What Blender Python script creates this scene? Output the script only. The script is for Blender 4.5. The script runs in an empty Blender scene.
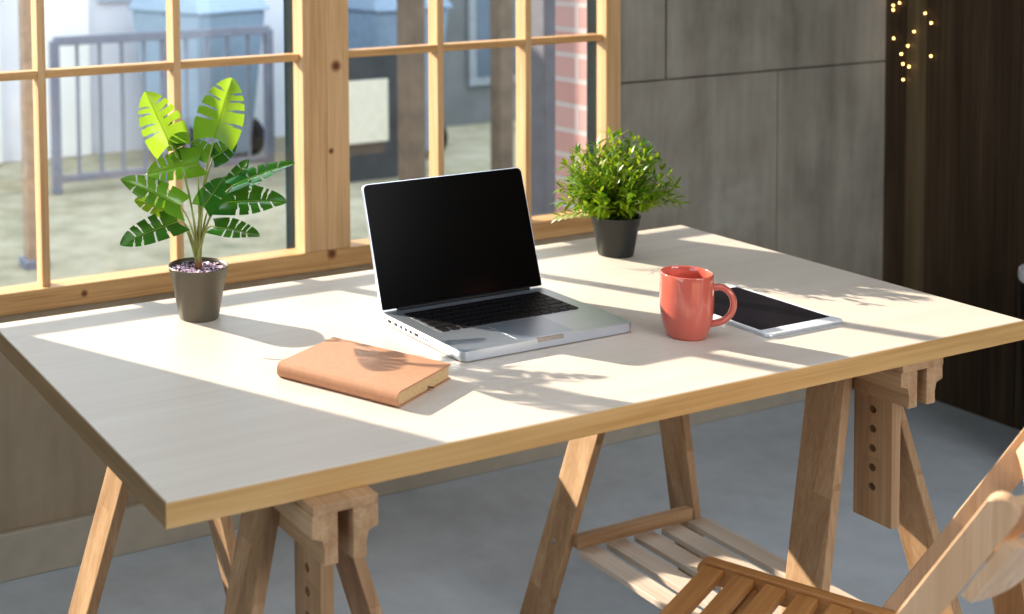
import bpy, bmesh, math, random
from mathutils import Vector, Matrix
random.seed(7)
C = bpy.context.scene.collection
T = 0.73                      # height of the desk top above the floor
L, W, TH = 1.5, 0.75, 0.031   # desk top

# ------------------------------------------------------------------ helpers
def link(o, parent=None):
    C.objects.link(o)
    if parent is not None:
        o.parent = parent
    return o

def obj(name, bm, mats, parent=None, smooth=False, auto=None):
    me = bpy.data.meshes.new(name)
    bmesh.ops.recalc_face_normals(bm, faces=bm.faces[:])
    if smooth:
        for f in bm.faces: f.smooth = True
    if auto is not None:
        for e in bm.edges:
            if len(e.link_faces) == 2 and e.calc_face_angle(0) > math.radians(auto): e.smooth = False
    bm.to_mesh(me); bm.free()
    if not isinstance(mats, (list, tuple)): mats = [mats]
    for m in mats: me.materials.append(m)
    return link(bpy.data.objects.new(name, me), parent)

def thing(name, label, cat, loc=(0, 0, 0), rotz=0.0, group=None):
    o = link(bpy.data.objects.new(name, None))
    o.empty_display_size = 0.05
    o.location = loc; o.rotation_euler = (0, 0, rotz)
    o['label'] = label; o['category'] = cat
    if group: o['group'] = group
    return o

def tag(o, label, cat, group=None, kind=None):
    o['label'] = label; o['category'] = cat
    if group: o['group'] = group
    if kind: o['kind'] = kind
    return o

def struct(o, label=None):
    o['kind'] = 'structure'
    if label: o['label'] = label
    return o

def add_box(bm, x0, x1, y0, y1, z0, z1, mat=0):
    vs = [bm.verts.new(p) for p in ((x0,y0,z0),(x1,y0,z0),(x1,y1,z0),(x0,y1,z0),(x0,y0,z1),(x1,y0,z1),(x1,y1,z1),(x0,y1,z1))]
    fs = []
    for q in ((0,3,2,1),(4,5,6,7),(0,1,5,4),(1,2,6,5),(2,3,7,6),(3,0,4,7)):
        f = bm.faces.new([vs[i] for i in q]); f.material_index = mat; fs.append(f)
    return vs, fs

def bevel(bm, w, seg=2, edges=None):
    if w > 0:
        bmesh.ops.bevel(bm, geom=edges or bm.edges[:], offset=w, segments=seg, affect='EDGES', profile=0.5)

def box(name, x0, x1, y0, y1, z0, z1, mat, parent=None, bv=0.0015, seg=2):
    bm = bmesh.new(); add_box(bm, x0, x1, y0, y1, z0, z1); bevel(bm, bv, seg)
    return obj(name, bm, mat, parent)

def hull8(name, bot, top, mat, parent=None, bv=0.0015):
    """prism between two quads"""
    bm = bmesh.new()
    vs = [bm.verts.new(p) for p in list(bot) + list(top)]
    for q in ((0,3,2,1),(4,5,6,7),(0,1,5,4),(1,2,6,5),(2,3,7,6),(3,0,4,7)):
        bm.faces.new([vs[i] for i in q])
    bevel(bm, bv)
    return obj(name, bm, mat, parent)

def prism_bm(profile, h0, h1, axis='z', bv=0.0):
    """polygon profile (2-D) extruded along an axis"""
    bm = bmesh.new()
    def P(a, b, h):
        return {'z': (a, b, h), 'y': (a, h, b), 'x': (h, a, b)}[axis]
    A = [bm.verts.new(P(a, b, h0)) for a, b in profile]
    B = [bm.verts.new(P(a, b, h1)) for a, b in profile]
    bm.faces.new(A); bm.faces.new(B)
    n = len(A)
    for i in range(n):
        bm.faces.new((A[i], A[(i+1) % n], B[(i+1) % n], B[i]))
    bevel(bm, bv)
    return bm

def rrect(x0, x1, y0, y1, r, n=5):
    pts = []
    for cx, cy, a0 in ((x1-r, y1-r, 0), (x0+r, y1-r, 90), (x0+r, y0+r, 180), (x1-r, y0+r, 270)):
        for i in range(n+1):
            a = math.radians(a0 + 90*i/n)
            pts.append((cx + r*math.cos(a), cy + r*math.sin(a)))
    return pts

def lathe_bm(profile, n=48, bm=None, mats=None):
    bm = bm or bmesh.new()
    rings = []
    for r, z in profile:
        if r < 1e-6:
            rings.append([bm.verts.new((0, 0, z))])
        else:
            rings.append([bm.verts.new((r*math.cos(2*math.pi*i/n), r*math.sin(2*math.pi*i/n), z)) for i in range(n)])
    for k in range(len(rings)-1):
        a, b = rings[k], rings[k+1]
        for i in range(n):
            j = (i+1) % n
            if len(a) == 1 and len(b) == 1: continue
            if len(a) == 1: f = bm.faces.new((a[0], b[j], b[i]))
            elif len(b) == 1: f = bm.faces.new((a[i], a[j], b[0]))
            else: f = bm.faces.new((a[i], a[j], b[j], b[i]))
            if mats: f.material_index = mats[k]
    return bm

def tube_bm(pts, rad, n=8, bm=None, ry=None, closed_caps=True):
    """round (or elliptic) tube along points; rad may be a list"""
    bm = bm or bmesh.new()
    pts = [Vector(p) for p in pts]
    rings = []
    up = Vector((0, 0, 1))
    prev = None
    for i, p in enumerate(pts):
        d = (pts[min(i+1, len(pts)-1)] - pts[max(i-1, 0)]).normalized()
        if prev is None:
            a = d.orthogonal().normalized() if abs(d.dot(up)) > .95 else d.cross(up).normalized()
        else:
            a = (prev - d*prev.dot(d)).normalized()
        prev = a
        b = d.cross(a)
        r = rad[i] if isinstance(rad, (list, tuple)) else rad
        r2 = ry if ry is not None else r
        rings.append([bm.verts.new(p + a*(r*math.cos(2*math.pi*k/n)) + b*(r2*math.sin(2*math.pi*k/n))) for k in range(n)])
    for q in range(len(rings)-1):
        for k in range(n):
            bm.faces.new((rings[q][k], rings[q][(k+1) % n], rings[q+1][(k+1) % n], rings[q+1][k]))
    if closed_caps:
        bm.faces.new(rings[0][::-1]); bm.faces.new(rings[-1])
    return bm

def bez(p0, p1, p2, n=10):
    p0, p1, p2 = Vector(p0), Vector(p1), Vector(p2)
    return [(p0*(1-t)**2 + p1*2*t*(1-t) + p2*t*t) for t in [i/n for i in range(n+1)]]

def cut(o, cutter_bm):
    """boolean difference, applied"""
    me = bpy.data.meshes.new('cut'); bmesh.ops.recalc_face_normals(cutter_bm, faces=cutter_bm.faces[:]); cutter_bm.to_mesh(me); cutter_bm.free()
    c = bpy.data.objects.new('cut', me); C.objects.link(c)
    par, mat = o.parent, o.matrix_basis.copy()
    o.parent = None; o.matrix_basis = Matrix()
    m = o.modifiers.new('b', 'BOOLEAN'); m.object = c; m.operation = 'DIFFERENCE'; m.solver = 'EXACT'
    bpy.context.view_layer.update()
    dg = bpy.context.evaluated_depsgraph_get()
    new = bpy.data.meshes.new_from_object(o.evaluated_get(dg))
    o.modifiers.clear(); o.data = new
    o.parent = par; o.matrix_basis = mat
    bpy.data.objects.remove(c)

# ------------------------------------------------------------------ materials
def newmat(name):
    m = bpy.data.materials.new(name); m.use_nodes = True
    nt = m.node_tree; nt.nodes.clear()
    out = nt.nodes.new('ShaderNodeOutputMaterial')
    return m, nt, out

def N(nt, kind, **kw):
    n = nt.nodes.new(kind)
    for k, v in kw.items():
        if k in n.inputs.keys(): n.inputs[k].default_value = v
        else: setattr(n, k, v)
    return n

def ramp(nt, stops):
    r = nt.nodes.new('ShaderNodeValToRGB')
    e = r.color_ramp.elements
    while len(e) < len(stops): e.new(0.5)
    for el, (p, c) in zip(e, stops):
        el.position = p; el.color = (*c, 1)
    return r

def plain(name, col, rough=0.5, metal=0.0, spec=0.5, coat=0.0, noise=0.0, nscale=20, emit=None):
    m, nt, out = newmat(name)
    b = N(nt, 'ShaderNodeBsdfPrincipled')
    b.inputs['Base Color'].default_value = (*col, 1)
    b.inputs['Roughness'].default_value = rough
    b.inputs['Metallic'].default_value = metal
    b.inputs['Specular IOR Level'].default_value = spec
    b.inputs['Coat Weight'].default_value = coat
    b.inputs['Coat Roughness'].default_value = 0.05
    if noise:
        tc = N(nt, 'ShaderNodeTexCoord'); nz = N(nt, 'ShaderNodeTexNoise', Scale=nscale, Detail=5.0)
        nt.links.new(tc.outputs['Object'], nz.inputs['Vector'])
        r = ramp(nt, [(0.3, [c*(1-noise) for c in col]), (0.7, [min(1, c*(1+noise)) for c in col])])
        nt.links.new(nz.outputs['Fac'], r.inputs['Fac']); nt.links.new(r.outputs['Color'], b.inputs['Base Color'])
    if emit:
        b.inputs['Emission Color'].default_value = (*emit[0], 1); b.inputs['Emission Strength'].default_value = emit[1]
    nt.links.new(b.outputs[0], out.inputs[0])
    return m

def wood(name, cols, axis='x', rough=0.5, grain=1.0, knots=None, lam=0.0, spec=0.4, bump=0.05):
    """stretched-noise wood grain along one object axis; every object gets its own offset"""
    m, nt, out = newmat(name)
    k = nt.links.new
    tc = N(nt, 'ShaderNodeTexCoord'); oi = N(nt, 'ShaderNodeObjectInfo')
    mul = N(nt, 'ShaderNodeMath', operation='MULTIPLY'); mul.inputs[1].default_value = 13.7
    k(oi.outputs['Random'], mul.inputs[0])
    cmb = N(nt, 'ShaderNodeCombineXYZ'); [k(mul.outputs[0], cmb.inputs[i]) for i in range(3)]
    add = N(nt, 'ShaderNodeVectorMath', operation='ADD'); k(tc.outputs['Object'], add.inputs[0]); k(cmb.outputs[0], add.inputs[1])
    def stretched(a, b):
        mp = N(nt, 'ShaderNodeMapping')
        s = {'x': (a, b, b), 'y': (b, a, b), 'z': (b, b, a)}[axis]
        mp.inputs['Scale'].default_value = s
        k(add.outputs[0], mp.inputs['Vector']); return mp
    m1 = stretched(1.2*grain, 22*grain); n1 = N(nt, 'ShaderNodeTexNoise', Scale=1.6, Detail=5.0, Roughness=0.6, Distortion=0.5); k(m1.outputs[0], n1.inputs['Vector'])
    m2 = stretched(3*grain, 160*grain); n2 = N(nt, 'ShaderNodeTexNoise', Scale=1.5, Detail=3.0); k(m2.outputs[0], n2.inputs['Vector'])
    mix = N(nt, 'ShaderNodeMath', operation='MULTIPLY_ADD'); mix.inputs[1].default_value = 0.35
    k(n2.outputs['Fac'], mix.inputs[0])
    sc = N(nt, 'ShaderNodeMath', operation='MULTIPLY'); sc.inputs[1].default_value = 0.65; k(n1.outputs['Fac'], sc.inputs[0]); k(sc.outputs[0], mix.inputs[2])
    r = ramp(nt, [(0.34, cols[0]), (0.5, cols[1]), (0.66, cols[2])]); k(mix.outputs[0], r.inputs['Fac'])
    colour = r.outputs['Color']
    if lam:
        # finger-jointed staves of slightly different tone
        br = N(nt, 'ShaderNodeTexBrick'); br.inputs['Scale'].default_value = 1.0
        br.inputs['Color1'].default_value = (1, 1, 1, 1); br.inputs['Color2'].default_value = (1-lam, 1-lam*1.1, 1-lam*1.25, 1); br.inputs['Mortar'].default_value = (1-lam, 1-lam*1.2, 1-lam*1.4, 1)
        br.inputs['Mortar Size'].default_value = 0.0006; br.inputs['Brick Width'].default_value = 0.33; br.inputs['Row Height'].default_value = 0.034
        sx = N(nt, 'ShaderNodeSeparateXYZ'); k(add.outputs[0], sx.inputs[0])
        cx = N(nt, 'ShaderNodeCombineXYZ')
        order = {'x': (0, 1), 'y': (1, 0), 'z': (2, 1)}[axis]
        k(sx.outputs[order[0]], cx.inputs[0]); k(sx.outputs[order[1]], cx.inputs[1]); k(cx.outputs[0], br.inputs['Vector'])
        mm = N(nt, 'ShaderNodeMix', data_type='RGBA', blend_type='MULTIPLY'); mm.inputs['Factor'].default_value = 1.0
        k(colour, mm.inputs['A']); k(br.outputs['Color'], mm.inputs['B']); colour = mm.outputs['Result']
    if knots:
        for (px, py, pz, rad) in knots:
            ds = N(nt, 'ShaderNodeVectorMath', operation='DISTANCE'); k(tc.outputs['Object'], ds.inputs[0]); ds.inputs[1].default_value = (px, py, pz)
            mr = N(nt, 'ShaderNodeMapRange'); mr.inputs['From Min'].default_value = rad*.35; mr.inputs['From Max'].default_value = rad; mr.inputs['To Min'].default_value = 1; mr.inputs['To Max'].default_value = 0
            k(ds.outputs['Value'], mr.inputs['Value'])
            mm = N(nt, 'ShaderNodeMix', data_type='RGBA'); k(mr.outputs[0], mm.inputs['Factor']); k(colour, mm.inputs['A']); mm.inputs['B'].default_value = (0.16, 0.06, 0.02, 1); colour = mm.outputs['Result']
    b = N(nt, 'ShaderNodeBsdfPrincipled'); b.inputs['Roughness'].default_value = rough; b.inputs['Specular IOR Level'].default_value = spec
    k(colour, b.inputs['Base Color'])
    if bump:
        bp = N(nt, 'ShaderNodeBump'); bp.inputs['Strength'].default_value = bump; bp.inputs['Distance'].default_value = 0.01
        k(mix.outputs[0], bp.inputs['Height']); k(bp.outputs[0], b.inputs['Normal'])
    k(b.outputs[0], out.inputs[0])
    return m

def concrete(name, c0, c1, c2, scale=1.0, rough=0.8, stain=None, bump=0.15):
    m, nt, out = newmat(name); k = nt.links.new
    tc = N(nt, 'ShaderNodeTexCoord')
    n1 = N(nt, 'ShaderNodeTexNoise', Scale=2.2*scale, Detail=8.0, Roughness=0.62, Distortion=0.4); k(tc.outputs['Object'], n1.inputs['Vector'])
    mp = N(nt, 'ShaderNodeMapping'); mp.inputs['Scale'].default_value = (9*scale, 9*scale, 1.3*scale); k(tc.outputs['Object'], mp.inputs['Vector'])
    n2 = N(nt, 'ShaderNodeTexNoise', Scale=1.5, Detail=6.0, Roughness=0.65); k(mp.outputs[0], n2.inputs['Vector'])
    ma = N(nt, 'ShaderNodeMix', data_type='FLOAT'); ma.inputs['Factor'].default_value = 0.45; k(n1.outputs['Fac'], ma.inputs['A']); k(n2.outputs['Fac'], ma.inputs['B'])
    r = ramp(nt, [(0.33, c0), (0.5, c1), (0.68, c2)]); k(ma.outputs['Result'], r.inputs['Fac'])
    colour = r.outputs['Color']
    if stain:
        for (px, py, pz, rad, col) in stain:
            nd = N(nt, 'ShaderNodeTexNoise', Scale=14.0, Detail=5.0); k(tc.outputs['Object'], nd.inputs['Vector'])
            sub = N(nt, 'ShaderNodeVectorMath', operation='SUBTRACT'); k(nd.outputs['Color'], sub.inputs[0]); sub.inputs[1].default_value = (.5, .5, .5)
            scl = N(nt, 'ShaderNodeVectorMath', operation='SCALE'); k(sub.outputs[0], scl.inputs[0]); scl.inputs['Scale'].default_value = 0.28
            ad = N(nt, 'ShaderNodeVectorMath', operation='ADD'); k(tc.outputs['Object'], ad.inputs[0]); k(scl.outputs[0], ad.inputs[1])
            ds = N(nt, 'ShaderNodeVectorMath', operation='DISTANCE'); k(ad.outputs[0], ds.inputs[0]); ds.inputs[1].default_value = (px, py, pz)
            mr = N(nt, 'ShaderNodeMapRange'); mr.inputs['From Min'].default_value = rad*.3; mr.inputs['From Max'].default_value = rad; mr.inputs['To Min'].default_value = .6; mr.inputs['To Max'].default_value = 0
            k(ds.outputs['Value'], mr.inputs['Value'])
            mm = N(nt, 'ShaderNodeMix', data_type='RGBA'); k(mr.outputs[0], mm.inputs['Factor']); k(colour, mm.inputs['A']); mm.inputs['B'].default_value = (*col, 1); colour = mm.outputs['Result']
    b = N(nt, 'ShaderNodeBsdfPrincipled'); b.inputs['Roughness'].default_value = rough; b.inputs['Specular IOR Level'].default_value = 0.3
    k(colour, b.inputs['Base Color'])
    bp = N(nt, 'ShaderNodeBump'); bp.inputs['Strength'].default_value = bump; bp.inputs['Distance'].default_value = 0.02
    k(n1.outputs['Fac'], bp.inputs['Height']); k(bp.outputs[0], b.inputs['Normal'])
    k(b.outputs[0], out.inputs[0])
    return m

def leafmat(name, stops, trans=0.45, rough=0.35, nscale=30, tint=(0.75, 0.95, 0.1)):
    m, nt, out = newmat(name); k = nt.links.new
    tc = N(nt, 'ShaderNodeTexCoord'); nz = N(nt, 'ShaderNodeTexNoise', Scale=nscale, Detail=3.0); k(tc.outputs['Object'], nz.inputs['Vector'])
    r = ramp(nt, stops); k(nz.outputs['Fac'], r.inputs['Fac'])
    b = N(nt, 'ShaderNodeBsdfPrincipled'); b.inputs['Roughness'].default_value = rough; k(r.outputs['Color'], b.inputs['Base Color'])
    t = N(nt, 'ShaderNodeBsdfTranslucent'); t.inputs['Color'].default_value = (*tint, 1)
    mx = N(nt, 'ShaderNodeMixShader'); mx.inputs[0].default_value = trans
    k(b.outputs[0], mx.inputs[1]); k(t.outputs[0], mx.inputs[2]); k(mx.outputs[0], out.inputs[0])
    return m

PINE = [(0.40, 0.21, 0.085), (0.56, 0.33, 0.14), (0.68, 0.43, 0.21)]
m_frame_x = wood('pine_frame_x', PINE, 'x', .45, knots=[(0.961, 0.545, T-0.122, .016), (0.35, .545, T-0.135, .010)])
m_frame_z = wood('pine_frame_z', [(0.48, 0.28, 0.13), (0.61, 0.39, 0.20), (0.71, 0.49, 0.28)], 'z', .45, knots=[(0.977, 0.545, T+0.318, .017), (0.962, .545, T+.12, .009)])
BEECH = [(0.36, 0.215, 0.115), (0.47, 0.30, 0.17), (0.56, 0.385, 0.235)]
m_beech_x = wood('beech_x', BEECH, 'x', .5, lam=.22)
m_beech_y = wood('beech_y', BEECH, 'y', .5, lam=.15)
m_beech_z = wood('beech_z', BEECH, 'z', .5, lam=.25)
m_slat = wood('slat_sky_sheen', [(0.52, 0.42, 0.33), (0.60, 0.50, 0.41), (0.66, 0.57, 0.48)], 'y', .4)  # shelf beech paled: sky reflection painted into the slat colour
m_top = wood('pale_birch', [(0.60, 0.525, 0.45), (0.635, 0.56, 0.485), (0.665, 0.595, 0.52)], 'x', .42, grain=.7, spec=.35, bump=.02)
m_edge = wood('honey_edge', [(0.46, 0.27, 0.10), (0.56, 0.35, 0.145), (0.63, 0.41, 0.19)], 'x', .5, grain=1.0)
TEAK = [(0.34, 0.155, 0.05), (0.44, 0.215, 0.075), (0.52, 0.27, 0.11)]
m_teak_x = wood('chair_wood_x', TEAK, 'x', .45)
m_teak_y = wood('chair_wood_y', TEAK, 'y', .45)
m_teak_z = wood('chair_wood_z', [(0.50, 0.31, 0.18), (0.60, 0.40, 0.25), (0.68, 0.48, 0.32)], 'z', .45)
m_dark = wood('dark_oak', [(0.048, 0.031, 0.018), (0.088, 0.060, 0.036), (0.145, 0.104, 0.064)], 'z', .55, grain=.45, spec=.25, bump=.1)
m_dark2 = wood('worn_oak', [(0.10, 0.072, 0.04), (0.16, 0.118, 0.066), (0.23, 0.175, 0.10)], 'z', .55, grain=.45, spec=.25, bump=.1)
m_concrete = concrete('concrete', (0.20, 0.184, 0.150), (0.32, 0.296, 0.248), (0.44, 0.41, 0.35), stain=[(2.25, .56, T-.145, .11, (.42, .40, .36))])
m_warm_bounce = concrete('concrete_warm_bounce', (0.30, 0.235, 0.165), (0.38, 0.305, 0.215), (0.45, 0.37, 0.27))  # same concrete, warm bounce light painted into the colour below the windows
m_floor = concrete('floor_concrete', (0.43, 0.47, 0.50), (0.52, 0.565, 0.605), (0.60, 0.65, 0.69), scale=.8, rough=.45, bump=.03)
m_base = plain('baseboard_paint', (0.46, 0.41, 0.33), .6, noise=.06)
m_ceil = plain('ceiling_paint', (0.35, 0.33, 0.30), .9, noise=.04)
m_teal = plain('teal_cladding', (0.006, 0.020, 0.026), .9, 0, .1, noise=.1)
m_alu = plain('aluminium', (0.62, 0.675, 0.745), .36, .85, noise=.015, nscale=300)
m_black = plain('black_plastic', (0.008, 0.008, 0.009), .45, spec=.3, noise=.1)
m_key = plain('key_plastic', (0.010, 0.009, 0.011), .5, spec=.35, noise=.1)
m_screen = plain('screen_glass', (0.004, 0.0035, 0.003), .18, spec=.06, noise=.1)
m_tabscreen = plain('tablet_screen', (0.008, 0.006, 0.012), .10, spec=.25, noise=.1)
m_white = plain('white_bezel', (0.80, 0.80, 0.82), .25, noise=.01)
m_mug = plain('coral_glaze', (0.58, 0.15, 0.11), .14, coat=.6, noise=.03, nscale=8)
m_potgrey = plain('grey_plastic', (0.125, 0.110, 0.082), .34, spec=.45, noise=.05)
m_potdark = plain('charcoal_plastic', (0.035, 0.036, 0.034), .4, spec=.4, noise=.1)
m_leather = plain('tan_leather', (0.50, 0.265, 0.16), .42, noise=.06, nscale=120, spec=.4)
m_paper = plain('book_paper', (0.66, 0.47, 0.26), .8, noise=.1, nscale=200)
m_stem = plain('green_stem', (0.34, 0.36, 0.12), .5, noise=.2)
m_trunk = plain('brown_stem', (0.26, 0.13, 0.05), .6, noise=.2)
m_bulb = plain('warm_bulb', (1, .7, .3), .4, emit=((1, .62, .22), 9))
m_wire = plain('thin_wire', (0.05, 0.03, 0.015), .5, noise=.1)
m_bolt = plain('steel_bolt', (0.45, 0.43, 0.4), .35, .9, noise=.05)
m_hole = plain('drilled_wood', (0.10, 0.05, 0.02), .8, noise=.1)
m_lf_lit = leafmat('monstera_leaf_lit', [(0.3, (0.015, 0.12, 0.012)), (0.6, (0.04, 0.22, 0.018)), (0.8, (0.13, 0.30, 0.02))], .45, .22, tint=(.55, .78, .06))
m_lf_dk = leafmat('monstera_leaf_shaded', [(0.35, (0.006, 0.075, 0.012)), (0.65, (0.015, 0.12, 0.016))], .13, .16, tint=(.35, .65, .05))  # shaded copy of the leaf above, shade put into colour and translucency
m_vein = plain('leaf_vein', (0.26, 0.36, 0.05), .5, noise=.1)
m_bush = leafmat('bush_leaf', [(0.3, (0.025, 0.10, 0.008)), (0.5, (0.06, 0.19, 0.012)), (0.72, (0.22, 0.33, 0.02))], .30, .3, 45, tint=(.65, .80, .05))

# soil with pale pebbles
def soilmat():
    m, nt, out = newmat('speckled_soil'); k = nt.links.new
    tc = N(nt, 'ShaderNodeTexCoord'); v = N(nt, 'ShaderNodeTexVoronoi', Scale=260.0); k(tc.outputs['Object'], v.inputs['Vector'])
    r = ramp(nt, [(0.30, (0.03, 0.018, 0.045)), (0.50, (0.14, 0.08, 0.16)), (0.62, (0.80, 0.60, 0.72))]); k(v.outputs['Color'], r.inputs['Fac'])
    b = N(nt, 'ShaderNodeBsdfPrincipled'); b.inputs['Roughness'].default_value = .8; k(r.outputs['Color'], b.inputs['Base Color']); k(b.outputs[0], out.inputs[0]); return m
m_soil = soilmat()

def glassmat():
    m, nt, out = newmat('window_glass'); k = nt.links.new
    tr = N(nt, 'ShaderNodeBsdfTransparent'); tr.inputs['Color'].default_value = (.96, .98, .985, 1)
    gl = N(nt, 'ShaderNodeBsdfGlossy'); gl.inputs['Roughness'].default_value = .02
    mx = N(nt, 'ShaderNodeMixShader'); mx.inputs[0].default_value = .025
    k(tr.outputs[0], mx.inputs[1]); k(gl.outputs[0], mx.inputs[2]); k(mx.outputs[0], out.inputs[0]); return m
m_glass = glassmat()

def brickmat():
    m, nt, out = newmat('pink_brick'); k = nt.links.new
    tc = N(nt, 'ShaderNodeTexCoord'); sx = N(nt, 'ShaderNodeSeparateXYZ'); k(tc.outputs['Object'], sx.inputs[0])
    cx = N(nt, 'ShaderNodeCombineXYZ'); ad = N(nt, 'ShaderNodeMath', operation='ADD'); k(sx.outputs[0], ad.inputs[0]); k(sx.outputs[1], ad.inputs[1])
    k(ad.outputs[0], cx.inputs[0]); k(sx.outputs[2], cx.inputs[1])
    br = N(nt, 'ShaderNodeTexBrick'); br.inputs['Scale'].default_value = 1.0; br.inputs['Brick Width'].default_value = .22; br.inputs['Row Height'].default_value = .075; br.inputs['Mortar Size'].default_value = .008
    br.inputs['Color1'].default_value = (.42, .22, .20, 1); br.inputs['Color2'].default_value = (.48, .31, .29, 1); br.inputs['Mortar'].default_value = (.46, .40, .39, 1)
    k(cx.outputs[0], br.inputs['Vector'])
    b = N(nt, 'ShaderNodeBsdfPrincipled'); b.inputs['Roughness'].default_value = .9; k(br.outputs['Color'], b.inputs['Base Color'])
    bp = N(nt, 'ShaderNodeBump'); bp.inputs['Strength'].default_value = .6; bp.inputs['Distance'].default_value = .01; bp.invert = True; k(br.outputs['Fac'], bp.inputs['Height']); k(bp.outputs[0], b.inputs['Normal'])
    k(b.outputs[0], out.inputs[0]); return m
m_brick = brickmat()

# ------------------------------------------------------------------ room shell
WX0, WX1 = -0.325, 1.776          # inner glazing limits
def wall_back():
    bm = bmesh.new()
    y0, y1 = 0.56, 0.72
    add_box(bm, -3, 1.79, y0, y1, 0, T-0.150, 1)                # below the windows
    add_box(bm, -3, -0.425, y0, y1, T-0.150, 2.7)            # left of the windows
    add_box(bm, -0.425, 1.79, y0, y1, T+1.27, 2.7)           # above
    # cast-concrete panels right of the windows, with open joints over a recessed backing
    add_box(bm, 1.92, 2.98, y0+.012, y1, 0, 2.7)
    g = .003
    add_box(bm, 1.79, 1.92, y0+.012, y0+.020, 0, 2.7)
    zj = T+0.218
    add_box(bm, 1.79, 1.99-g, y0, y0+.012, zj+g, 2.7); add_box(bm, 1.99+g, 2.90, y0, y0+.012, zj+g, 2.7)
    add_box(bm, 1.79, 2.395-g*.5, y0, y0+.012, 0, zj-g); add_box(bm, 2.395+g*.5, 2.90, y0, y0+.012, 0, zj-g)
    return struct(obj('wall_back', bm, [m_concrete, m_warm_bounce]))
wall_back()
# dark plank wall on the right
def wall_right():
    bm = bmesh.new()
    y = 0.56; rnd = random.Random(3)
    for w in (0.068, 0.063, 0.27, .002, 0.30, .32, .30, .35, .3, .3, .4, .4, .4, .4, .4, .4):
        d = rnd.uniform(0, .004)
        add_box(bm, 2.82+d, 2.98, y-w+.001, y, 0, 2.7, 1 if w == .063 else 0); y -= w
    return struct(obj('wall_right', bm, [m_dark, m_dark2]))
wall_right()
bm = bmesh.new(); add_box(bm, -3.1, 2.98, -5.1, .57, -.1, 0); struct(obj('floor', bm, m_floor))
bm = bmesh.new(); add_box(bm, -3.1, 2.98, -5.1, .72, 2.7, 2.8); struct(obj('ceiling', bm, m_ceil))
bm = bmesh.new(); add_box(bm, -3.1, -3, -5.1, .72, 0, 2.7); struct(obj('wall_left', bm, m_ceil))
bm = bmesh.new(); add_box(bm, -3, 2.98, -5.1, -5, 0, 2.7); struct(obj('wall_rear', bm, m_ceil))
bm = bmesh.new(); add_box(bm, -3, 2.82, .545, .56, 0, .103); bevel(bm, .003); struct(obj('baseboard_back', bm, m_base))

# windows: two wooden sashes with glazing bars
def window(n, xl, xr, muntins, frame):
    t = bpy.data.objects.new('window_%d' % n, None); C.objects.link(t); struct(t)
    zb, zt = T-0.113, T+1.25
    for a in frame: box(*a[:7], a[7], t, .002)
    ygl = .585
    for mx in muntins:
        box('muntin', mx-.009, mx+.009, .560, .600, zb, zt, m_frame_z, t, .0015)
    xs = [xl] + list(muntins) + [xr]
    for zc in (T+.341, T+.80):
        for a, b in zip(xs[:-1], xs[1:]):
            box('muntin', a+(.009 if a != xl else 0), b-(.009 if b != xr else 0), .562, .598, zc-.0085, zc+.0085, m_frame_x, t, .0015)
    bm = bmesh.new(); add_box(bm, xl-.01, xr+.01, ygl-.002, ygl+.002, zb-.01, zt+.01)
    obj('pane', bm, m_glass, t)
    # dark outer cladding around the sash
    bm = bmesh.new()
    add_box(bm, xr+(.033 if n == 1 else .026), xr+.072, .606, .70 if n == 1 else .650, zb-.03, zt+.03)
    add_box(bm, xl-.11 if n == 1 else xl-.045, xl-.09 if n == 1 else xl-.03, .625, .70, zb-.03, zt+.03)
    add_box(bm, xl-.05, xr+.04, .625, .70, zb-.045, zb-.035)
    add_box(bm, xl-.05, xr+.04, .625, .70, zt+.05, zt+.07)
    obj('outer_cladding', bm, m_teal, t)
    return t
zb, zt = T-0.113, T+1.25
window(1, WX0, .890, (-.041, .271, .583),
       [('bottom_rail', WX0-.09, .951, .545, .602, T-.159, zb, m_frame_x), ('top_rail', WX0-.09, .951, .545, .602, zt, zt+.06, m_frame_x),
        ('jamb', WX0-.09, WX0, .545, .602, zb, zt, m_frame_z), ('jamb', .890, .951, .545, .594, zb, zt, m_frame_z)])
window(2, 1.012, 1.776, (1.278, 1.541),
       [('bottom_rail', .951, 1.824, .545, .602, T-.159, zb, m_frame_x), ('top_rail', .951, 1.824, .545, .602, zt, zt+.06, m_frame_x),
        ('jamb', .951, 1.012, .545, .602, zb, zt, m_frame_z), ('jamb', 1.776, 1.824, .545, .582, zb, zt, m_frame_z)])

# ------------------------------------------------------------------ desk top
desk = thing('desk_top', 'long pale birch desk top with honey coloured edges resting on two trestles', 'desk', (0, 0, T))
bm = bmesh.new(); add_box(bm, .002, L-.002, -W+.002, -.002, -TH, 0); bevel(bm, .0008, 1)
obj('panel', bm, m_top, desk)
for nm, b in (('edge_band', (0, L, -W, -W+.0021)), ('edge_band', (0, L, -.0021, 0))):
    box(nm, *b, -TH, -.0006, m_edge, desk, .0004, 1)
m_edge_shade = wood('honey_edge_shade', [(0.20, 0.13, 0.06), (0.26, 0.17, 0.085), (0.32, 0.215, 0.11)], 'y', .5)  # end bands darkened: shade painted into the honey colour
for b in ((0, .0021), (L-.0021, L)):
    box('edge_band', *b, -W+.0021, -.0021, -TH, -.0006, m_edge_shade, desk, .0004, 1)

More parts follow.
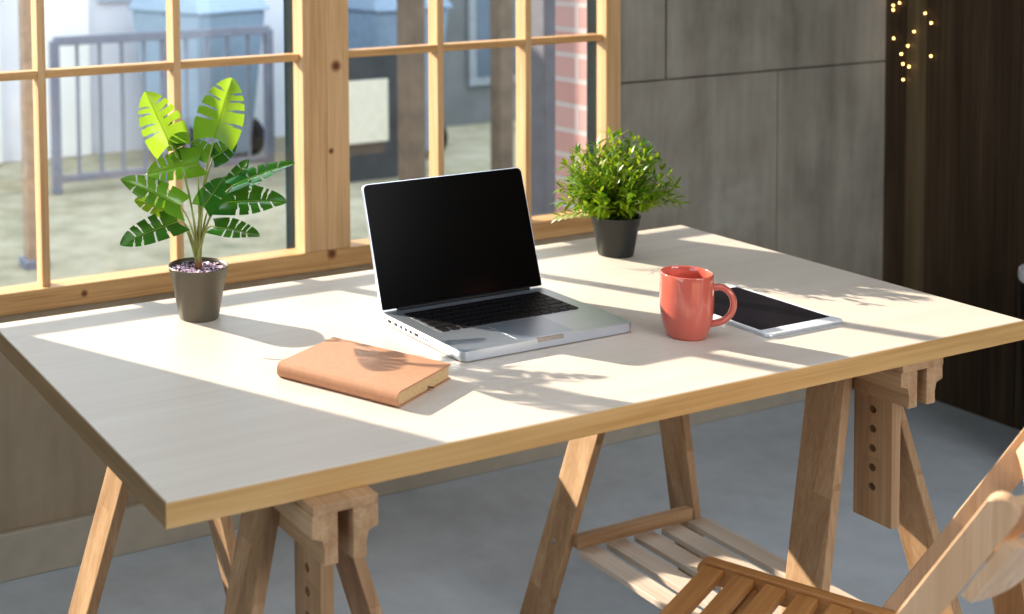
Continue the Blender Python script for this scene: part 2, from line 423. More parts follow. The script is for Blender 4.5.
# ------------------------------------------------------------------ trestles
def make_trestle(name, label, xc, fo, by0):
    t = thing(name, label, 'trestle', (xc, -W/2, 0), 0, 'beech trestles under the desk')
    zt_, zf = .676, 0.0
    for sx in (-1, 1):
        for sy in (-1, 1):
            xo_t, xo_b = (sx*.0475, sx*.235) if sy < 0 else (sx*.042-.003, sx*.217-.005)
            xi_t, xi_b = xo_t - sx*.0185, xo_b - sx*.0185
            ya_t, ya_b = (sy*.276, sy*.350) if sy < 0 else (sy*(fo+.019), sy*(fo+.093))
            yb_t, yb_b = ya_t - sy*.070, ya_b - sy*.070
            bot = [(xo_b, ya_b, zf), (xi_b, ya_b, zf), (xi_b, yb_b, zf), (xo_b, yb_b, zf)]
            top = [(xo_t, ya_t, zt_), (xi_t, ya_t, zt_), (xi_t, yb_t, zt_), (xo_t, yb_t, zt_)]
            lg = hull8('leg', bot, top, m_beech_z, t, .002)
            # bolt head on the outer face, level with the shelf
            f = .17/zt_
            bx = xo_b + (xo_t-xo_b)*f; by = (ya_b + (ya_t-ya_b)*f) - sy*.035
            bmb = lathe_bm([(0, .0025), (.004, .0025), (.0055, 0), (0, 0)], 12)
            bl = obj('bolt', bmb, m_bolt, lg)
            bl.matrix_basis = Matrix.Translation((bx, by, .17)) @ Matrix.Rotation(sx*math.radians(90-15.5), 4, 'Y')
    # a pair of flanged beams with the posts between them
    for sx in (-1, 1):
        prof = [(sx*a + by0*.5, b - (.006 if by0 and b < .68 else 0)) for a, b in ((.0105, .687), (.046, .687), (.0465, .665), (.0310, .662), (.0275, .648), (.0305, .629), (.0105, .629))]
        obj('beam', prism_bm(prof, -.372+by0, .372+by0, 'y', .0012), m_beech_y, t)
    box('top_board', -.045+by0*.5, .045+by0*.5, -.374+by0, .374+by0, .6872, .6988, m_beech_y, t, .0012)
    for sy in (-1, 1):
        ye = .329 if sy < 0 else fo+.055
        y0, y1 = sorted((sy*ye, sy*(ye-.070)))
        bm = bmesh.new(); add_box(bm, -.0098, .0098, y0, y1, T-.313, .684); bevel(bm, .0015)
        p = obj('post', bm, m_beech_z, t)
        cb = bmesh.new()
        for i in range(7):
            z = T-.257 + i*.0315
            mat = Matrix.Translation((0, sy*(ye-.035), z)) @ Matrix.Rotation(math.pi/2, 4, 'Y')
            bmesh.ops.create_cone(cb, cap_ends=True, segments=20, radius1=.0062, radius2=.0062, depth=.06, matrix=mat)
        cut(p, cb)
        # dowel peg holding the beams at the chosen height
        bmp = tube_bm([(-.033, sy*(ye-.035), T-.257+5*.0315), (.033, sy*(ye-.035), T-.257+5*.0315)], .0055, 14)
        obj('peg', bmp, m_beech_x, t, True, 40)
    for sy in (-1, 1):
        yo = .2605 if sy < 0 else fo+.0035
        ya, yb = sorted((sy*yo, sy*(yo-.018)))
        box('shelf_rail', -.162, .128, ya, yb, .172, .196, m_beech_x, t, .0015)
    for x in (-.138, -.069, 0, .069, .138):
        box('slat', x-.0235, x+.0235, -.262, fo+.005-.0185, .160, .172, m_slat, t, .0015)
    return t
make_trestle('trestle', 'beech trestle at the left end of the desk', .236, .200, -.026)
make_trestle('trestle', 'beech trestle with slatted shelf behind the folding chair, at the right end of the desk', 1.262, .240, 0)

# ------------------------------------------------------------------ folding chair
def make_chair():
    t = thing('folding_chair', 'slatted wooden folding chair pulled up to the front of the desk', 'chair')
    ang = math.atan2(.425, .905)
    r = Vector((.905, .425, 0)); P0 = Vector((.868, -.694, 0))
    O = P0 - r*.165
    t.location = (O.x, O.y, 0); t.rotation_euler = (0, 0, ang)
    H = T - .271; HS = T - .28        # seat height
    def side(name, pr, x0, x1, mat, bv=.003):
        x0, x1 = sorted((x0, x1)); return obj(name, prism_bm(pr, x0, x1, 'x', bv), mat, t)
    for sx in (-1, 1):                # seat rails with a rounded front end
        pr = [(-.377, H-.033), (-.377, H)]
        for i in range(9):
            a = math.radians(90 - 180*i/8); pr.append((-.0165 + .0165*math.cos(a), H-.0165 + .0165*math.sin(a)))
        side('seat_rail', pr, sx*.1435, sx*.1640, m_teak_y, .0025)
    for i in range(9):
        y = -.026 - i*.0425
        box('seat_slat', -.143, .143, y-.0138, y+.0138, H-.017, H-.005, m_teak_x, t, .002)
    for y in (-.075, -.355):
        box('seat_bearer', -.143, .143, y-.012, y+.012, H-.034, H-.018, m_teak_x, t, .002)
    k = .56                           # lean of the long stiles, front foot to top of the back
    def sp(h): return Vector((0, -.237 - k*h, HS + h))
    d = Vector((0, -k, 1)).normalized(); nrm = Vector((0, d.z, -d.y))
    wd = .031
    def board(p_low, p_high, w, round_top=True):
        """outline in the y-z plane of a board whose front edge runs p_low -> p_high, square on the floor"""
        dd = (p_high-p_low).normalized(); nn = Vector((0, dd.z, -dd.y))
        pr = [(p_low.y, p_low.z)]
        ctr = p_high - nn*(w/2) - dd*(w/2)
        for i in range(11):
            an = math.radians(180*i/10); q = ctr + nn*(w/2*math.cos(an)) + dd*(w/2*math.sin(an)); pr.append((q.y, q.z))
        q = p_low - nn*w; q = q - dd*((q.z-.001)/dd.z); pr.append((q.y, q.z))
        return pr
    for sx in (-1, 1):
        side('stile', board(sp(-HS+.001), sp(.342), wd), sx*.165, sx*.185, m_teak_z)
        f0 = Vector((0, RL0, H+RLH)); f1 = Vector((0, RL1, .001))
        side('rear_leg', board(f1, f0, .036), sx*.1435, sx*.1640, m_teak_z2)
    def back_slat(h0, h1, bulge, off, hx=.1648):
        bm = bmesh.new(); n = 16; rings = []
        for i in range(n+1):
            x = -hx + 2*hx*i/n
            o = -nrm*(off + bulge*(1-(x/hx)**2))
            p0, p1 = sp(h0)+o, sp(h1)+o
            q0, q1 = p0-nrm*.011, p1-nrm*.011
            rings.append([bm.verts.new((x, v.y, v.z)) for v in (p0, p1, q1, q0)])
        for i in range(n):
            for j in range(4):
                bm.faces.new((rings[i][j], rings[i][(j+1) % 4], rings[i+1][(j+1) % 4], rings[i+1][j]))
        bm.faces.new(rings[0]); bm.faces.new(rings[-1][::-1])
        return obj('back_slat', bm, m_teak_z, t, True, 40)
    back_slat(.265, .330, .034, .008); back_slat(.236, .306, .036, .0325, .185)
    a = sp(.12-HS) - nrm*.017
    obj('stretcher', tube_bm([(-.165, a.y, a.z), (.165, a.y, a.z)], .009, 14), m_teak_x, t, True, 40)
    q = (.10-.001)/(H+RLH-.001); yy = RL1 + (RL0-RL1)*q - .018
    obj('stretcher', tube_bm([(-.1435, yy, .10), (.1435, yy, .10)], .009, 14), m_teak_x, t, True, 40)
    return t
RL0, RLH, RL1 = -.356, .165, -.456
m_teak_z2 = wood('chair_leg_wood', [(0.30, 0.15, 0.06), (0.40, 0.21, 0.09), (0.47, 0.27, 0.12)], 'z', .45)
make_chair()

# ------------------------------------------------------------------ laptop
def make_laptop():
    t = thing('laptop', 'open silver laptop with black screen in the middle of the desk', 'laptop', (.5775, -.513, T))
    Wd, D, h0, h1 = .326, .227, .0020, .0168
    base = obj('base', prism_bm(rrect(0, Wd, 0, D, .009), h0, h1, 'z', .0012), m_alu, t, False)
    # keyboard well and keys
    kb = obj('keyboard', prism_bm(rrect(.0265, .3005, .0985, .2035, .004), h1-.0004, h1+.0002, 'z'), plain('key_well', (.10, .10, .11), .35, .6, noise=.05), t)
    U = .01845
    rows = [[1]*14, [1]*13+[1.45], [1.45]+[1]*13, [1.75]+[1]*11+[1.72], [2.25]+[1]*10+[2.22], [1, 1, 1, 1.25, 5.1, 1.25, 1, .95, .95, .95]]
    ys = [.1955, .1795, .1605, .1415, .1225, .1035]
    for ri, (row, y) in enumerate(zip(rows, ys)):
        tot = sum(row); sc = .2705/tot; x = .0283
        hgt = .0095 if ri == 0 else .0158
        for w in row:
            bm = prism_bm(rrect(x+.0012, x+w*sc-.0012, y-hgt/2, y+hgt/2, .0018, 3), h1+.0002, h1+.0014, 'z')
            obj('key', bm, m_key, kb); x += w*sc
    obj('trackpad', prism_bm(rrect(.110, .216, .011, .088, .004), h1-.0002, h1+.00025, 'z'), plain('trackpad_metal', (.50, .57, .66), .33, .8, noise=.01), t)
    nb = obj('thumb_notch', prism_bm(rrect(.137, .189, -.0006, .005, .0025), h1-.005, h1+.0003, 'z'), plain('notch_shadow', (.45, .40, .35), .5, .5, noise=.02), t)
    for y0, y1 in ((.196, .206), (.178, .187), (.164, .170), (.150, .157), (.136, .143), (.118, .129), (.088, .112)):
        zz = (.0060, .0108) if y1-y0 < .02 else (.0075, .0093)
        box('port', -.0005, .003, y0, y1, zz[0], zz[1], m_black, t, .0003, 1)
    for fx in (.03, .296):
        for fy in (.025, .197):
            bm = lathe_bm([(0, 0), (.006, 0), (.006, .002), (0, .002)], 16); f = obj('foot', bm, m_black, t); f.location = (fx, fy, 0)
    bm = tube_bm([(.030, .2235, .0190), (.296, .2235, .0190)], .0042, 12); obj('hinge', bm, m_black, t, True, 40)
    # lid, tilted back
    Lh = .208
    M = Matrix.Translation((0, .2240, .0185)) @ Matrix.Rotation(math.radians(-16.5), 4, 'X')
    def corners(x0, x1, z0, z1, r, rb):
        pts = []
        for cx, cz, a0, rr in ((x1, z1, 0, r), (x0, z1, 90, r), (x0, z0, 180, rb), (x1, z0, 270, rb)):
            ccx = cx - rr if cx == x1 else cx + rr; ccz = cz - rr if cz == z1 else cz + rr
            for i in range(7):
                a = math.radians(a0 + 15*i); pts.append((ccx + rr*math.cos(a), ccz + rr*math.sin(a)))
        return pts
    lid = obj('lid', prism_bm(corners(0, Wd, 0, Lh, .010, .004), 0, .0055, 'y', .0008), m_alu, t); lid.matrix_basis = M
    scr = obj('screen', prism_bm(corners(.0014, Wd-.0014, .0014, Lh-.0014, .009, .003), -.0006, .0002, 'y'), m_screen, lid)
    return t
make_laptop()

# ------------------------------------------------------------------ notebook
def make_notebook():
    t = thing('notebook', 'closed tan leather notebook lying in front of the laptop', 'notebook', (.414, -.500, T), math.atan2(.44, .9))
    hw, hl, th, cv = .0735, .101, .0225, .0022
    out, inn = [], []
    R_ = th/2
    pts_o = [(hw, 0)]; pts_i = [(hw, cv)]
    # bottom from fore-edge to spine, round the spine, back over the top
    arc = [(-hw+.008 - .008*math.sin(math.radians(a)), R_ - R_*math.cos(math.radians(a))) for a in range(0, 181, 15)]
    arci = [(-hw+.008 - (.008-cv)*math.sin(math.radians(a)), R_ - (R_-cv)*math.cos(math.radians(a))) for a in range(0, 181, 15)]
    prof = [(hw, 0)] + arc + [(hw, th), (hw, th-cv)] + arci[::-1] + [(hw, cv)]
    bm = bmesh.new()
    Nn = len(prof)
    A = [bm.verts.new((a, -hl, b)) for a, b in prof]; B = [bm.verts.new((a, hl, b)) for a, b in prof]
    for i in range(Nn):
        bm.faces.new((A[i], A[(i+1) % Nn], B[(i+1) % Nn], B[i]))
    h = Nn//2
    m_ = len(arc)
    # end caps as quads between outer and inner outlines
    outer = [0] + list(range(1, m_+1)) + [m_+1]
    inner = [Nn-1] + list(range(Nn-2, m_+2, -1)) + [m_+2]
    for V in (A, B):
        for i in range(len(outer)-1):
            try: bm.faces.new((V[outer[i]], V[outer[i+1]], V[inner[i+1]], V[inner[i]]))
            except ValueError: pass
    obj('cover', bm, m_leather, t, True, 35)
    box('pages', -hw+.0045, hw-.003, -hl+.0015, hl-.0015, cv+.0001, th-cv-.0001, m_paper, t, .0006, 1)
    bm = bmesh.new()
    add_box(bm, .010, .014, -hl-.008, -hl+.02, .006, .0066); obj('ribbon', bm, plain('dark_ribbon', (.06, .03, .015), .7, noise=.1), t)
    return t
make_notebook()

# ------------------------------------------------------------------ tablet
def make_tablet():
    t = thing('tablet', 'white tablet with dark screen lying face up beside the coral mug', 'tablet', (1.0645, -.632, T))
    w, l, th = .169, .240, .0062
    obj('shell', prism_bm(rrect(0, w, 0, l, .010), .0, th-.0012, 'z', .0014), m_alu, t)
    obj('bezel', prism_bm(rrect(.001, w-.001, .001, l-.001, .009), th-.0013, th, 'z', .0003), m_white, t)
    obj('screen', prism_bm(rrect(.0085, w-.0085, .023, l-.023, .001, 2), th-.0001, th+.0002, 'z'), m_tabscreen, t)
    b = obj('home_button', lathe_bm([(0, .0003), (.0052, .0003), (.0056, 0), (0, 0)], 24), plain('home_ring', (.62, .62, .65), .3, noise=.01), t); b.location = (w/2, l-.0115, th-.0001)
    return t
make_tablet()

# ------------------------------------------------------------------ mug
def make_mug():
    t = thing('mug', 'glossy coral pink ceramic mug with handle to the right', 'mug', (.9655, -.5625, T)); t.scale = (1.03, 1.03, 1.025)
    prof = [(0, .0035), (.024, .0035), (.0255, 0), (.0285, .0), (.0305, .004), (.0345, .016), (.0378, .032), (.0395, .048), (.0397, .062), (.0392, .078), (.0385, .092), (.0381, .0975),
            (.0372, .0990), (.0360, .0975), (.0362, .085), (.0366, .060), (.0355, .036), (.031, .014), (.026, .008), (0, .007)]
    obj('body', lathe_bm(prof, 64), m_mug, t, True)
    d = Vector((.715, -.70, 0)).normalized()
    path = [(.0365, .0775), (.046, .0795), (.0550, .0770), (.0630, .069), (.0665, .056), (.0640, .0425), (.0565, .032), (.047, .0255), (.034, .0215)]
    pts = []
    P = [Vector((d.x*a, d.y*a, b)) for a, b in path]
    # catmull-rom smoothing
    Q = [P[0]] + P + [P[-1]]
    for i in range(1, len(Q)-2):
        for j in range(5):
            u = j/5
            pts.append(.5*((2*Q[i]) + (Q[i+1]-Q[i-1])*u + (2*Q[i-1]-5*Q[i]+4*Q[i+1]-Q[i+2])*u*u + (-Q[i-1]+3*Q[i]-3*Q[i+1]+Q[i+2])*u**3))
    pts.append(P[-1])
    obj('handle', tube_bm(pts, .0072, 16, ry=.0050), m_mug, t, True)
    return t
make_mug()

# ------------------------------------------------------------------ pots
def pot_parts(t, mat, rt, rb, h, soil):
    prof = [(0, .002), (rb-.002, .002), (rb, 0), (rb+.001, .003), (rt-.0045, h-.019), (rt-.0030, h-.0175), (rt-.001, h-.003), (rt, h-.001), (rt-.0008, h), (rt-.0022, h-.0006),
            (rt-.0040, h-.006), (rt-.006, h-.013), (0, h-.013)]
    obj('pot', lathe_bm(prof, 64), mat, t, True, 50)
    bm = bmesh.new(); rnd = random.Random(5)
    rings = [[bm.verts.new((0, 0, h-.004))]]
    for k in range(1, 11):
        rr = (rt-.0045)*k/10
        rings.append([bm.verts.new((rr*math.cos(2*math.pi*i/60), rr*math.sin(2*math.pi*i/60), h-.0062 + rnd.uniform(-.002, .002))) for i in range(60)])
    for i in range(60): bm.faces.new((rings[0][0], rings[1][i], rings[1][(i+1) % 60]))
    for k in range(1, 10):
        for i in range(60): bm.faces.new((rings[k][i], rings[k+1][i], rings[k+1][(i+1) % 60], rings[k][(i+1) % 60]))
    obj('soil', bm, soil, t, False)

# ------------------------------------------------------------------ monstera
def leaf_bm(base, tip, nrm, width, notches=(.28, .46, .64), fold=.18, droop=.12, seed=0, heart=.13, vee=.30, deep=2):
    rnd = random.Random(seed)
    base, tip, nrm = Vector(base), Vector(tip), Vector(nrm)
    ax = tip-base; Ln = ax.length; ax.normalize()
    nrm = (nrm - ax*nrm.dot(ax)).normalized(); side = ax.cross(nrm).normalized()
    bm = bmesh.new(); NT, NS = 72, 8
    def pt(t, s, sg):
        hw = width/2*(max(0, math.sin(math.pi*min(1, (.14+.86*t)**.66)))**.70)
        a = t - heart*s**1.5*(1-t)**2.2 + .20*s*t*(1-t)*2
        x = sg*hw*s
        z = vee*hw*s - fold*hw*s*s + .02*width*math.sin(9*t+sg)*s - droop*Ln*t*t
        return base + ax*(a*Ln) + side*x + nrm*z
    nl = {1: [n+rnd.uniform(-.03, .03) for n in notches], -1: [n+rnd.uniform(-.05, .03) for n in notches]}
    mid = [bm.verts.new(pt(i/NT, 0, 1)) for i in range(NT+1)]
    for sg in (1, -1):
        grid = [[mid[i]] + [bm.verts.new(pt(i/NT, s/NS, sg)) for s in range(1, NS+1)] for i in range(NT+1)]
        for i in range(NT):
            tc = (i+.5)/NT
            for s in range(NS):
                hole = any(abs(tc-n) < (.009 + .013*(s-1)/(NS-1)) for n in nl[sg]) and s >= deep
                if hole: continue
                q = (grid[i][s], grid[i+1][s], grid[i+1][s+1], grid[i][s+1])
                bm.faces.new(q if sg > 0 else q[::-1])
    bmesh.ops.remove_doubles(bm, verts=bm.verts[:], dist=1e-6)
    loose = [v for v in bm.verts if not v.link_faces]; bmesh.ops.delete(bm, geom=loose, context='VERTS')
    return bm, pt

def make_monstera():
    t = thing('potted_monstera', 'potted swiss cheese plant with large split leaves in a grey pot, at the left', 'potted plant', (.323, -.123, T), -.422)
    pot_parts(t, m_potgrey, .0505, .0325, .089, m_soil)
    obj('trunk', lathe_bm([(0, .080), (.007, .080), (.0062, .093), (.005, .103), (0, .104)], 14), m_trunk, t, True)
    # base(u, depth, z), tip, normal, width, shaded copy?   depth + = away from the viewer
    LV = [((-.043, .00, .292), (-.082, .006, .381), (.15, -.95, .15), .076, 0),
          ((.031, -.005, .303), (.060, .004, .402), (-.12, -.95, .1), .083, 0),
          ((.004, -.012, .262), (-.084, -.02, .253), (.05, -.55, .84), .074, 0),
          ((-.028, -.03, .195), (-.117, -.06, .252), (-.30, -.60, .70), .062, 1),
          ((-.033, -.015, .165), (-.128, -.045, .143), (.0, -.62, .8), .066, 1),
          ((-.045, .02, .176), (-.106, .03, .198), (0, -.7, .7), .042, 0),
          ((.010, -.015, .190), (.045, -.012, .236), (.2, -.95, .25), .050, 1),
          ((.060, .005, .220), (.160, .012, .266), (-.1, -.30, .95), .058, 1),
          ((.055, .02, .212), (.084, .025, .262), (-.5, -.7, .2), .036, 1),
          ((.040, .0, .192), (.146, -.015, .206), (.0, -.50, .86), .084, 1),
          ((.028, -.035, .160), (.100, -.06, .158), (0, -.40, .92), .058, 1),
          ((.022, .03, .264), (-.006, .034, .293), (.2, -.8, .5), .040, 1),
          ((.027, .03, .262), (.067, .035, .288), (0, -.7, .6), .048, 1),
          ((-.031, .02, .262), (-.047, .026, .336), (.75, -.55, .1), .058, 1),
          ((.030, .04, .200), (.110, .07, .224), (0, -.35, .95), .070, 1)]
    for i, (b, tp, n, w, dk) in enumerate(LV):
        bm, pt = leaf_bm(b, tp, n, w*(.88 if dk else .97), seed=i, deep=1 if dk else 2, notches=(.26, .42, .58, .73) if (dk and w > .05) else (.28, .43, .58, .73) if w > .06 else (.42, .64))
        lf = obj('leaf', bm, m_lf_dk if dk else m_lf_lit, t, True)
        vb = tube_bm([pt(j/14, 0, 1) + Vector(n).normalized()*.0004 for j in range(15)], [.0008*(1-j/18) for j in range(15)], 6)
        obj('midrib', vb, m_vein, lf, True)
        b = Vector(b); a = random.Random(i).uniform(0, 6.28)
        s0 = Vector((.0045*math.cos(a), .0045*math.sin(a), .094))
        mid = Vector((b.x*.25, b.y*.3, .094 + (b.z-.094)*.72)) if b.z > .18 else Vector((b.x*.55, b.y*.5, b.z+.012))
        obj('petiole', tube_bm(bez(s0, mid, b, 12), [.0019-.0007*j/12 for j in range(13)], 8), m_stem, lf, True)
    return t
make_monstera()

# ------------------------------------------------------------------ bushy plant
def make_bush():
    t = thing('potted_bush', 'small bushy green plant in a charcoal pot near the back corner of the desk', 'potted plant', (1.211, -.126, T), -.422)
    pot_parts(t, m_potdark, .0475, .0325, .078, plain('dark_soil', (.02, .014, .01), .9, noise=.3))
    rnd = random.Random(11)
    bm = bmesh.new(); st = bmesh.new()
    def leaf(p, d, n, ln, wd):
        d = d.normalized(); s = d.cross(n)
        if s.length < 1e-4: return
        s.normalize(); n = s.cross(d)
        rows = [(0, .12), (.3, .85), (.6, .9), (.85, .5), (1, 0.05)]
        prev = None
        for a, b in rows:
            c = p + d*(ln*a) - n*(ln*.16*a*a)
            cur = (bm.verts.new(c - s*(wd/2*b) + n*(wd*.12*b)), bm.verts.new(c), bm.verts.new(c + s*(wd/2*b) + n*(wd*.12*b)))
            if prev:
                bm.faces.new((prev[0], prev[1], cur[1], cur[0])); bm.faces.new((prev[1], prev[2], cur[2], cur[1]))
            prev = cur
    for k in range(135):
        az = rnd.uniform(0, 2*math.pi); el = math.asin(rnd.uniform(.02, 1)**.8)
        ln = rnd.uniform(.085, .118)
        if el < .35: ln *= .95
        c0 = Vector((rnd.uniform(-.022, .022), rnd.uniform(-.022, .022), .070))
        tip = Vector((math.cos(az)*math.cos(el)*ln*1.0, math.sin(az)*math.cos(el)*ln*1.0, .098 + math.sin(el)*ln*1.09))
        tip += Vector((rnd.gauss(0, .006), rnd.gauss(0, .006), rnd.gauss(0, .006)))
        mid = Vector((tip.x*.35, tip.y*.35, .07 + (tip.z-.07)*.6))
        pts = bez(c0, mid, tip, 8)
        tube_bm(pts, .0009, 5, bm=st)
        for j in range(2, 9):
            f = j/8
            dirn = (pts[j]-pts[j-1]).normalized()
            for q in range(4 if j < 8 else 5):
                a2 = rnd.uniform(0, 6.28)
                o = dirn.orthogonal().normalized(); o = Matrix.Rotation(a2, 3, dirn) @ o
                ld = (dirn*rnd.uniform(.5, 1.1) + o*rnd.uniform(.5, 1.0)).normalized()
                leaf(pts[j], ld, (Vector((0, 0, 1)) + o*rnd.uniform(-.6, .6)), rnd.uniform(.015, .027), rnd.uniform(.0045, .0072))
    # two stray sprigs reaching out sideways
    for p1, nL in ((Vector((.118, -.01, .098)), 9), (Vector((-.112, -.02, .083)), 7), (Vector((.10, -.03, .115)), 8)):
        pts = bez(Vector((0, 0, .07)), Vector((p1.x*.5, p1.y*.5, p1.z+.01)), p1, 8); tube_bm(pts, .0009, 5, bm=st)
        for j in range(3, 9):
            dirn = (pts[j]-pts[j-1]).normalized()
            for sg in (-1, 1):
                o = Vector((0, -.6*sg, .8*sg)) ; leaf(pts[j], dirn+o*.7, Vector((0, -.5, .9)), .024, .0072)
    obj('stems', st, m_stem, t, True)
    obj('foliage', bm, m_bush, t, True)
    return t
make_bush()

# ------------------------------------------------------------------ string lights on the dark wall
def make_lights():
    t = thing('string_lights', 'sparse strands of warm white fairy lights hanging on the dark plank wall', 'string lights', (2.812, .47, T))
    strands = [[(.529, .62), (.531, .369), (.526, .287), (.528, .10)], [(.509, .62), (.509, .390), (.505, .30), (.501, .244), (.495, .216), (.494, .171), (.495, .14)],
               [(.47, .62), (.461, .311), (.480, .269), (.476, .210), (.474, .17)], [(.43, .62), (.428, .365), (.409, .339), (.408, .246), (.409, .20)]]
    for s in strands:
        obj('wire', tube_bm([(0, y-.47, z) for y, z in s], .0005, 5), m_wire, t)
    for y, z in [[.529, .382], [.509, .39], [.529, .369], [.428, .365], [.409, .339], [.461, .311], [.526, .287], [.48, .269], [.501, .244], [.495, .216], [.476, .21], [.408, .246], [.494, .171]]:
        b = obj('bulb', lathe_bm([(0, -.0028), (.0019, -.0018), (.0025, 0), (.0019, .0018), (0, .0028)], 10), m_bulb, t, True); b.location = (-.001, y-.47, z)
    return t
make_lights()

# black bin at the far right edge
def make_bin():
    t = thing('waste_bin', 'black round bin with a pale rim by the dark wall, at the right edge', 'bin', (2.70, -.095, 0))
    obj('body', lathe_bm([(0, .004), (.115, .004), (.12, 0), (.122, .01), (.135, .47), (.130, .47), (.117, .02), (0, .02)], 40), m_black, t, True, 40)
    obj('rim', lathe_bm([(.130, .468), (.138, .468), (.1395, .478), (.138, .490), (.130, .490), (.130, .468)], 40), m_white, t, True, 40)
make_bin()

# ------------------------------------------------------------------ outside
bm = bmesh.new(); add_box(bm, -6, 14, .72, 16, -.06, -.005)
m_ground = concrete('garden_ground', (0.20, 0.19, 0.12), (0.37, 0.33, 0.23), (0.52, 0.46, 0.36), scale=.6)
struct(obj('ground', bm, m_ground))

def facade(name, label, x0, x1, y, h, mat, strips, wins):
    t = thing(name, label, 'building', (x0, y, 0))
    bm = bmesh.new(); add_box(bm, 0, x1-x0, 0, 2.5, -.02, h); obj('wall', bm, mat, t)
    for a, b, m in strips: box('pilaster', a-x0, b-x0, -.06, .02, 0, h-.02, m, t, .004)
    for a, b, z0, z1, m in wins:
        f = box('window', a-x0, b-x0, -.03, .02, z0, z1, m, t, .004)
        box('glazing', a-x0+.06, b-x0-.06, -.035, -.025, z0+.06, z1-.06, m_pane2, f, .002)
    return t
m_pale = plain('pale_render', (.78, .78, .84), .8, noise=.05, nscale=3)
m_palew = plain('white_render', (.93, .91, .88), .8, noise=.03, nscale=3)
m_lav = plain('lavender_panel', (.52, .55, .66), .7, noise=.06, nscale=3)
m_beigep = plain('beige_panel', (.72, .62, .54), .7, noise=.06, nscale=3)
m_grey = plain('grey_render', (.16, .165, .165), .8, noise=.25, nscale=2.5)
m_grey2 = plain('grey_frame', (.26, .28, .30), .7, noise=.1)
m_pane2 = plain('dark_glass', (.10, .13, .17), .2, noise=.2, nscale=2)
m_rail = plain('painted_rail', (.22, .23, .29), .5, noise=.1)
m_post = plain('weathered_wood', (.17, .125, .09), .8, noise=.25, nscale=9)
facade('pale_building', 'pale rendered building with tall panels behind the garden railing', -4.0, 4.35, 5.3, 2.6, m_pale,
       [(1.20, 1.48, m_palew), (1.64, 2.02, m_palew), (2.55, 2.75, m_beigep), (3.5, 3.62, m_palew), (3.9, 4.0, m_palew)], [(2.10, 2.45, .9, 2.4, m_lav), (2.85, 3.35, 1.0, 2.4, m_lav), (3.65, 3.88, .8, 2.2, m_rail)])
facade('grey_building', 'dark grey building beyond the right-hand window', 4.36, 12.0, 5.1, 2.6, m_grey,
       [(5.3, 5.4, m_rail), (6.2, 6.28, m_rail)], [(4.6, 5.2, .25, .95, m_grey2), (5.75, 5.95, .3, 1.5, m_grey2)])

def railing(name, label, x0, x1, y, z0, z1, step):
    t = thing(name, label, 'railing', (x0, y, 0))
    L_ = x1-x0
    box('top_rail', 0, L_, -.025, .025, z1-.045, z1, m_rail, t, .003); box('bottom_rail', 0, L_, -.02, .02, z0, z0+.035, m_rail, t, .003)
    n = int(L_/step)
    for i in range(n+1):
        x = i*L_/n; w = .022 if i % 5 == 0 else .008
        box('post' if i % 5 == 0 else 'bar', x-w, x+w, -w, w, 0 if i % 5 == 0 else z0, z1-.02, m_rail, t, .002)
railing('garden_railing', 'slim dark garden railing in front of the pale building', 1.50, 2.72, 4.3, .05, .80, .122)

def post(name, label, x, y, w, h, mat, cat='post'):
    o = thing(name, label, cat, (x, y, 0))
    box('shaft', -w/2, w/2, -w/2, w/2, -.01, h, mat, o, .006)
    box('foot', -w*.75, w*.75, -w*.75, w*.75, -.012, .03, m_rail, o, .006)
    return o
post('wooden_post', 'weathered brown post outside, seen left of the centre bar of the right window', 2.79, 3.0, .095, 3.2, m_post)
post('wooden_post', 'slim brown post outside, seen above the right half of the laptop', 3.60, 3.4, .085, 3.2, m_post)
post('grey_pillar', 'dark grey pillar outside beside the pink brick wall', 2.80, 2.05, .13, 3.2, plain('pillar_paint', (.12, .115, .13), .7, noise=.1), 'pillar')
post('wooden_post', 'brown post outside at the left edge of the left window', 0.98, 3.0, .07, 3.0, plain('tan_wood', (.42, .30, .22), .8, noise=.2))
# brick wing wall
bm = bmesh.new(); add_box(bm, 2.02, 2.25, .73, 1.045, -.01, 3.0); o = obj('brick_wall', bm, m_brick)
tag(o, 'pink brick wall end seen through the right-hand window', 'wall')
# dark fence panel with a beige board on it
t = thing('fence_panel', 'dark fence panel outside with a pale beige board fixed to it', 'fence', (3.02, 3.85, 0))
box('panel', -.42, .40, -.02, .02, -.01, .66, plain('panel_paint', (.055, .058, .062), .8, noise=.3, nscale=6), t, .004)
box('board', -.14, .155, -.045, -.02, .20, .53, plain('beige_board', (.68, .63, .52), .8, noise=.06), t, .004)

# wheeled bin outside
def wheelie(label, x, y, rz, paint):
    t = thing('wheeled_bin', label, 'bin', (x, y, 0), rz)
    hull8('body', [(-.20,-.22,.03),(.20,-.22,.03),(.20,.22,.03),(-.20,.22,.03)], [(-.26,-.30,.86),(.26,-.30,.86),(.26,.30,.86),(-.26,.30,.86)], paint, t, .02)
    hull8('lid', [(-.28,-.33,.86),(.28,-.33,.86),(.28,.33,.86),(-.28,.33,.86)], [(-.24,-.26,.95),(.24,-.26,.95),(.24,.30,.93),(-.24,.30,.93)], paint, t, .015)
    for sx in (-1, 1):
        bm = lathe_bm([(0, -.025), (.10, -.025), (.115, -.01), (.115, .01), (.10, .025), (0, .025)], 24); w = obj('wheel', bm, m_black, t, True, 40)
        w.location = (sx*.25, -.16, .115); w.rotation_euler = (0, math.pi/2, 0)
wheelie('pale blue wheeled bin behind the garden railing', 2.55, 4.85, .3, plain('bin_blue', (.33, .42, .52), .4, noise=.05))

wheelie('slate blue wheeled bin standing behind the dark fence panel outside', 3.50, 4.40, .1, plain('bin_slate', (.20, .27, .36), .4, noise=.1))

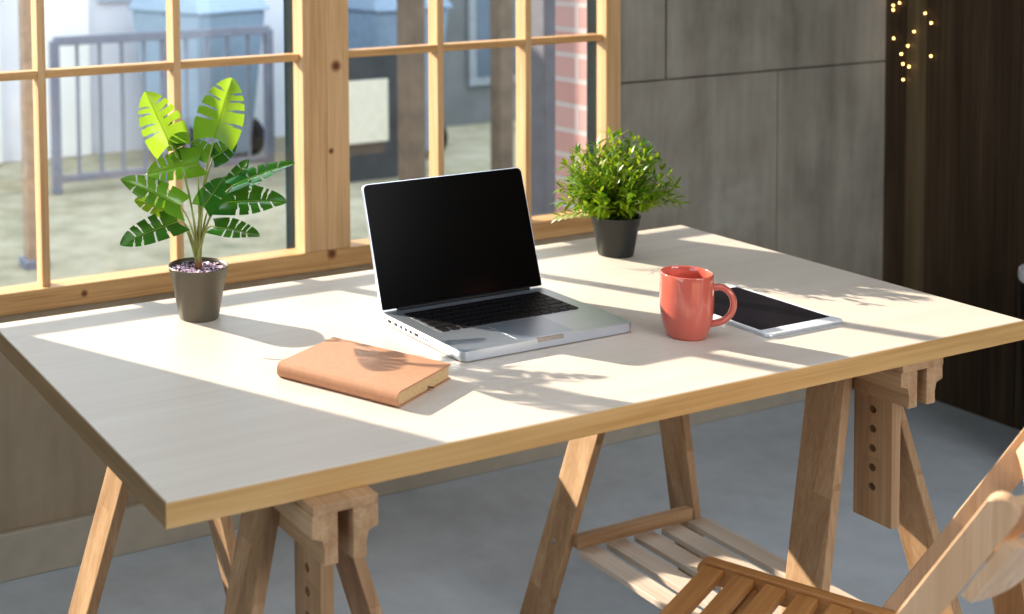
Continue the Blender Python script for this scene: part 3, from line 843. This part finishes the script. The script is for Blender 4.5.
# ------------------------------------------------------------------ light
w = bpy.data.worlds.new('World'); bpy.context.scene.world = w; w.use_nodes = True
nt = w.node_tree; nt.nodes.clear()
wo = nt.nodes.new('ShaderNodeOutputWorld'); bg = nt.nodes.new('ShaderNodeBackground')
bg.inputs['Color'].default_value = (.78, .89, 1.0, 1); bg.inputs['Strength'].default_value = 2.5
nt.links.new(bg.outputs[0], wo.inputs[0])

sun = bpy.data.lights.new('sun', 'SUN'); sun.energy = 10.2; sun.angle = math.radians(.55); sun.color = (1, .86, .71)
so = link(bpy.data.objects.new('sun', sun))
so.rotation_euler = Vector((-.53, 1, .533)).to_track_quat('Z', 'Y').to_euler()

def area(name, loc, target, sx, sy, power, col):
    l = bpy.data.lights.new(name, 'AREA'); l.shape = 'RECTANGLE'; l.size = sx; l.size_y = sy; l.energy = power; l.color = col
    o = link(bpy.data.objects.new(name, l)); o.location = loc
    o.rotation_euler = (Vector(loc)-Vector(target)).to_track_quat('Z', 'Y').to_euler()
    return o
area('room_fill', (1.9, -3.4, 2.55), (1.2, -.8, .0), 2.6, 2.0, 105, (.97, .97, 1.0))
area('ceiling_fill', (.1, -1.3, 2.66), (.1, -1.3, 0), 2.4, 1.8, 19, (.78, .89, 1.0))
area('left_fill', (-2.9, -1.3, 1.3), (1.0, -.5, .3), 3.0, 2.0, 45, (.80, .90, 1.0))

# ------------------------------------------------------------------ camera (lens shift: the photo is a crop)
f, cx, cy = 1323.894, 200.508, -7.630
yaw, pitch, roll = .421952, .057389, -.0163662
pos = Vector((-.561172, -2.119867, .670287 + T))
fwd = Vector((math.sin(yaw)*math.cos(pitch), math.cos(yaw)*math.cos(pitch), -math.sin(pitch)))
right = Vector((math.cos(yaw), -math.sin(yaw), 0)); up = right.cross(fwd)
r2 = right*math.cos(roll) + up*math.sin(roll); u2 = -right*math.sin(roll) + up*math.cos(roll)
cd = bpy.data.cameras.new('camera'); cam = link(bpy.data.objects.new('camera', cd))
M = Matrix((( r2.x, u2.x, -fwd.x, pos.x), (r2.y, u2.y, -fwd.y, pos.y), (r2.z, u2.z, -fwd.z, pos.z), (0, 0, 0, 1)))
cam.matrix_world = M
cd.sensor_fit = 'HORIZONTAL'; cd.sensor_width = 36; cd.lens = f*36/1024
cd.shift_x = (512-cx)/1024; cd.shift_y = (cy-307)/1024
cd.clip_start = .05
cd.dof.use_dof = True; cd.dof.focus_distance = 2.12; cd.dof.aperture_fstop = 4.0
bpy.context.scene.camera = cam

sc = bpy.context.scene
sc.view_settings.view_transform = 'Standard'
sc.view_settings.look = 'Medium High Contrast'
sc.view_settings.exposure = 0.0
sc.cycles.use_denoising = True
sc.cycles.max_bounces = 10
sc.cycles.transparent_max_bounces = 12
